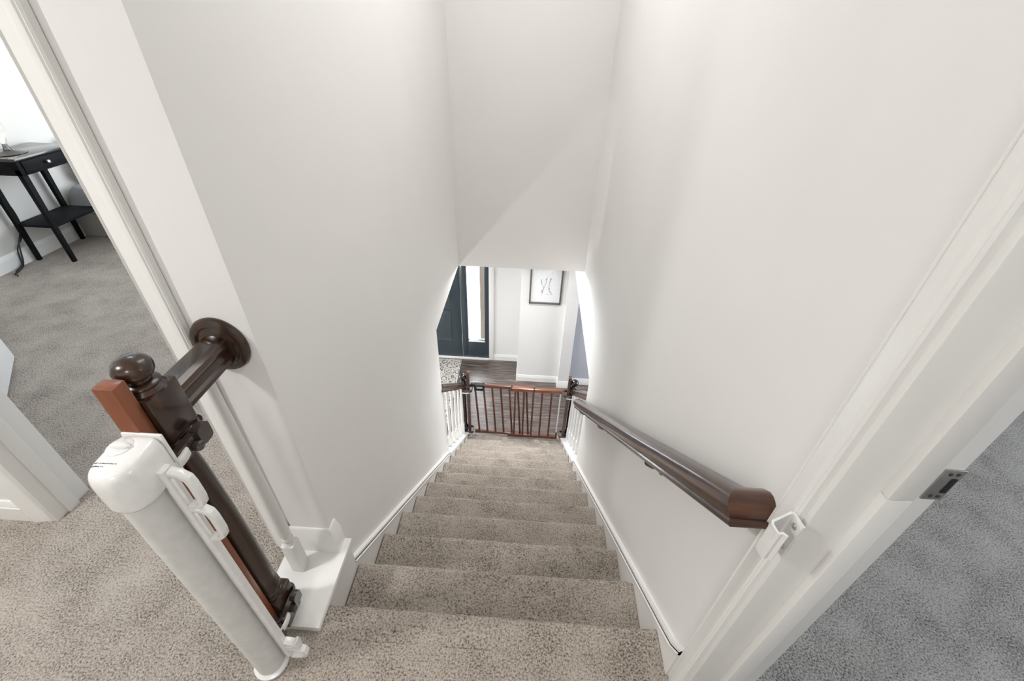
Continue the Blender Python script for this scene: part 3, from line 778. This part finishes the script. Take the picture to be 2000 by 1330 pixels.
# ------------------------------------------------------------------ camera
cam = bpy.data.cameras.new('camera'); co = bpy.data.objects.new('camera', cam); COL.objects.link(co)
r_ = V((0.99806979, 0.05680104, 0.02510648)); u_ = V((-0.05380194, 0.5889456, 0.80637983)); f_ = V((-0.03101686, 0.80617413, -0.59086482))
Mx = Matrix(((r_.x, u_.x, -f_.x, 0), (r_.y, u_.y, -f_.y, 0), (r_.z, u_.z, -f_.z, 1.4712), (0, 0, 0, 1)))
co.matrix_world = Mx
cam.sensor_width = 36; cam.lens = 866.5242 / 2000 * 36; cam.clip_start = .02
SC.camera = co

# ------------------------------------------------------------------ light
def area(name, loc, aim, size, power, col=(1, 1, 1), sy=None):
    l = bpy.data.lights.new(name, 'AREA'); l.energy = power; l.color = col
    l.shape = 'RECTANGLE'; l.size = size; l.size_y = sy or size
    o = bpy.data.objects.new(name, l); COL.objects.link(o); o.location = loc
    o.rotation_euler = (V(aim) - V(loc)).to_track_quat('-Z', 'Y').to_euler(); return o
def point(name, loc, power, col=(1, 1, 1), rad=.06):
    l = bpy.data.lights.new(name, 'POINT'); l.energy = power; l.color = col; l.shadow_soft_size = rad
    o = bpy.data.objects.new(name, l); COL.objects.link(o); o.location = loc; return o
area('hall_ceiling_lamp', (-1.9, -.05, 2.38), (-1.9, -.05, 0), .25, 40, (1, .988, .972))
area('landing_fill', (-.25, -1.25, 2.38), (-.2, -.6, 0), .45, 15, (1, .99, .98))  # added fill behind the viewer, set back to shade the tread backs
area('stairwell_fill', (-.07, 2.0, 2.38), (-.07, 2.0, -1), .7, 18, (1, .99, .98), 1.6)  # added soft fill from above, brightens stair walls and bulkhead
area('bedroom_window', (-1.5, 5.1, 1.45), (-1.5, .5, .0), 1.6, 28, (.62, .78, 1), 1.3)
area('bedroom_fill', (-1.8, 2.0, 2.38), (-1.8, 2.0, 0), .5, 7, (.70, .83, 1))  # added cool fill, tinted like the window daylight
point('table_lamp_bulb', (lx, ly, 1.12), .45, (1, .90, .76), .03)
area('side_room_window', (3.5, .6, 1.5), (1.0, .6, .2), 1.5, 66, (.93, .96, 1), 1.3)
area('lower_step_fill', (-.05, 3.75, -.27), (-.05, 2.5, -2.0), .4, 46, (1, .985, .965))  # added fill aimed at the lower treads, not a known fixture
area('living_room_window', (-4.1, 3.0, -1.0), (-.2, 3.2, -2.0), 1.6, 135, (.90, .95, 1), 1.5)
area('den_window', (3.3, 3.2, -1.0), (.2, 3.0, -2.0), 1.4, 85, (.88, .93, 1), 1.4)
area('low_left_light', (-2.10, 1.9, -2.05), (.2, 3.32, .2), .10, 22, (1, .98, .95))  # added unseen light, throws the diagonal shade edge onto the bulkhead
w = bpy.data.worlds.new('world'); SC.world = w; w.use_nodes = True
bg = w.node_tree.nodes['Background']; bg.inputs['Color'].default_value = (.88, .94, 1, 1); bg.inputs['Strength'].default_value = 10.0
vs = SC.view_settings; vs.view_transform = 'Standard'; vs.look = 'None'; vs.gamma = 1; vs.use_curve_mapping = False; vs.exposure = -0.1
SC.cycles.max_bounces = 10; SC.cycles.diffuse_bounces = 6
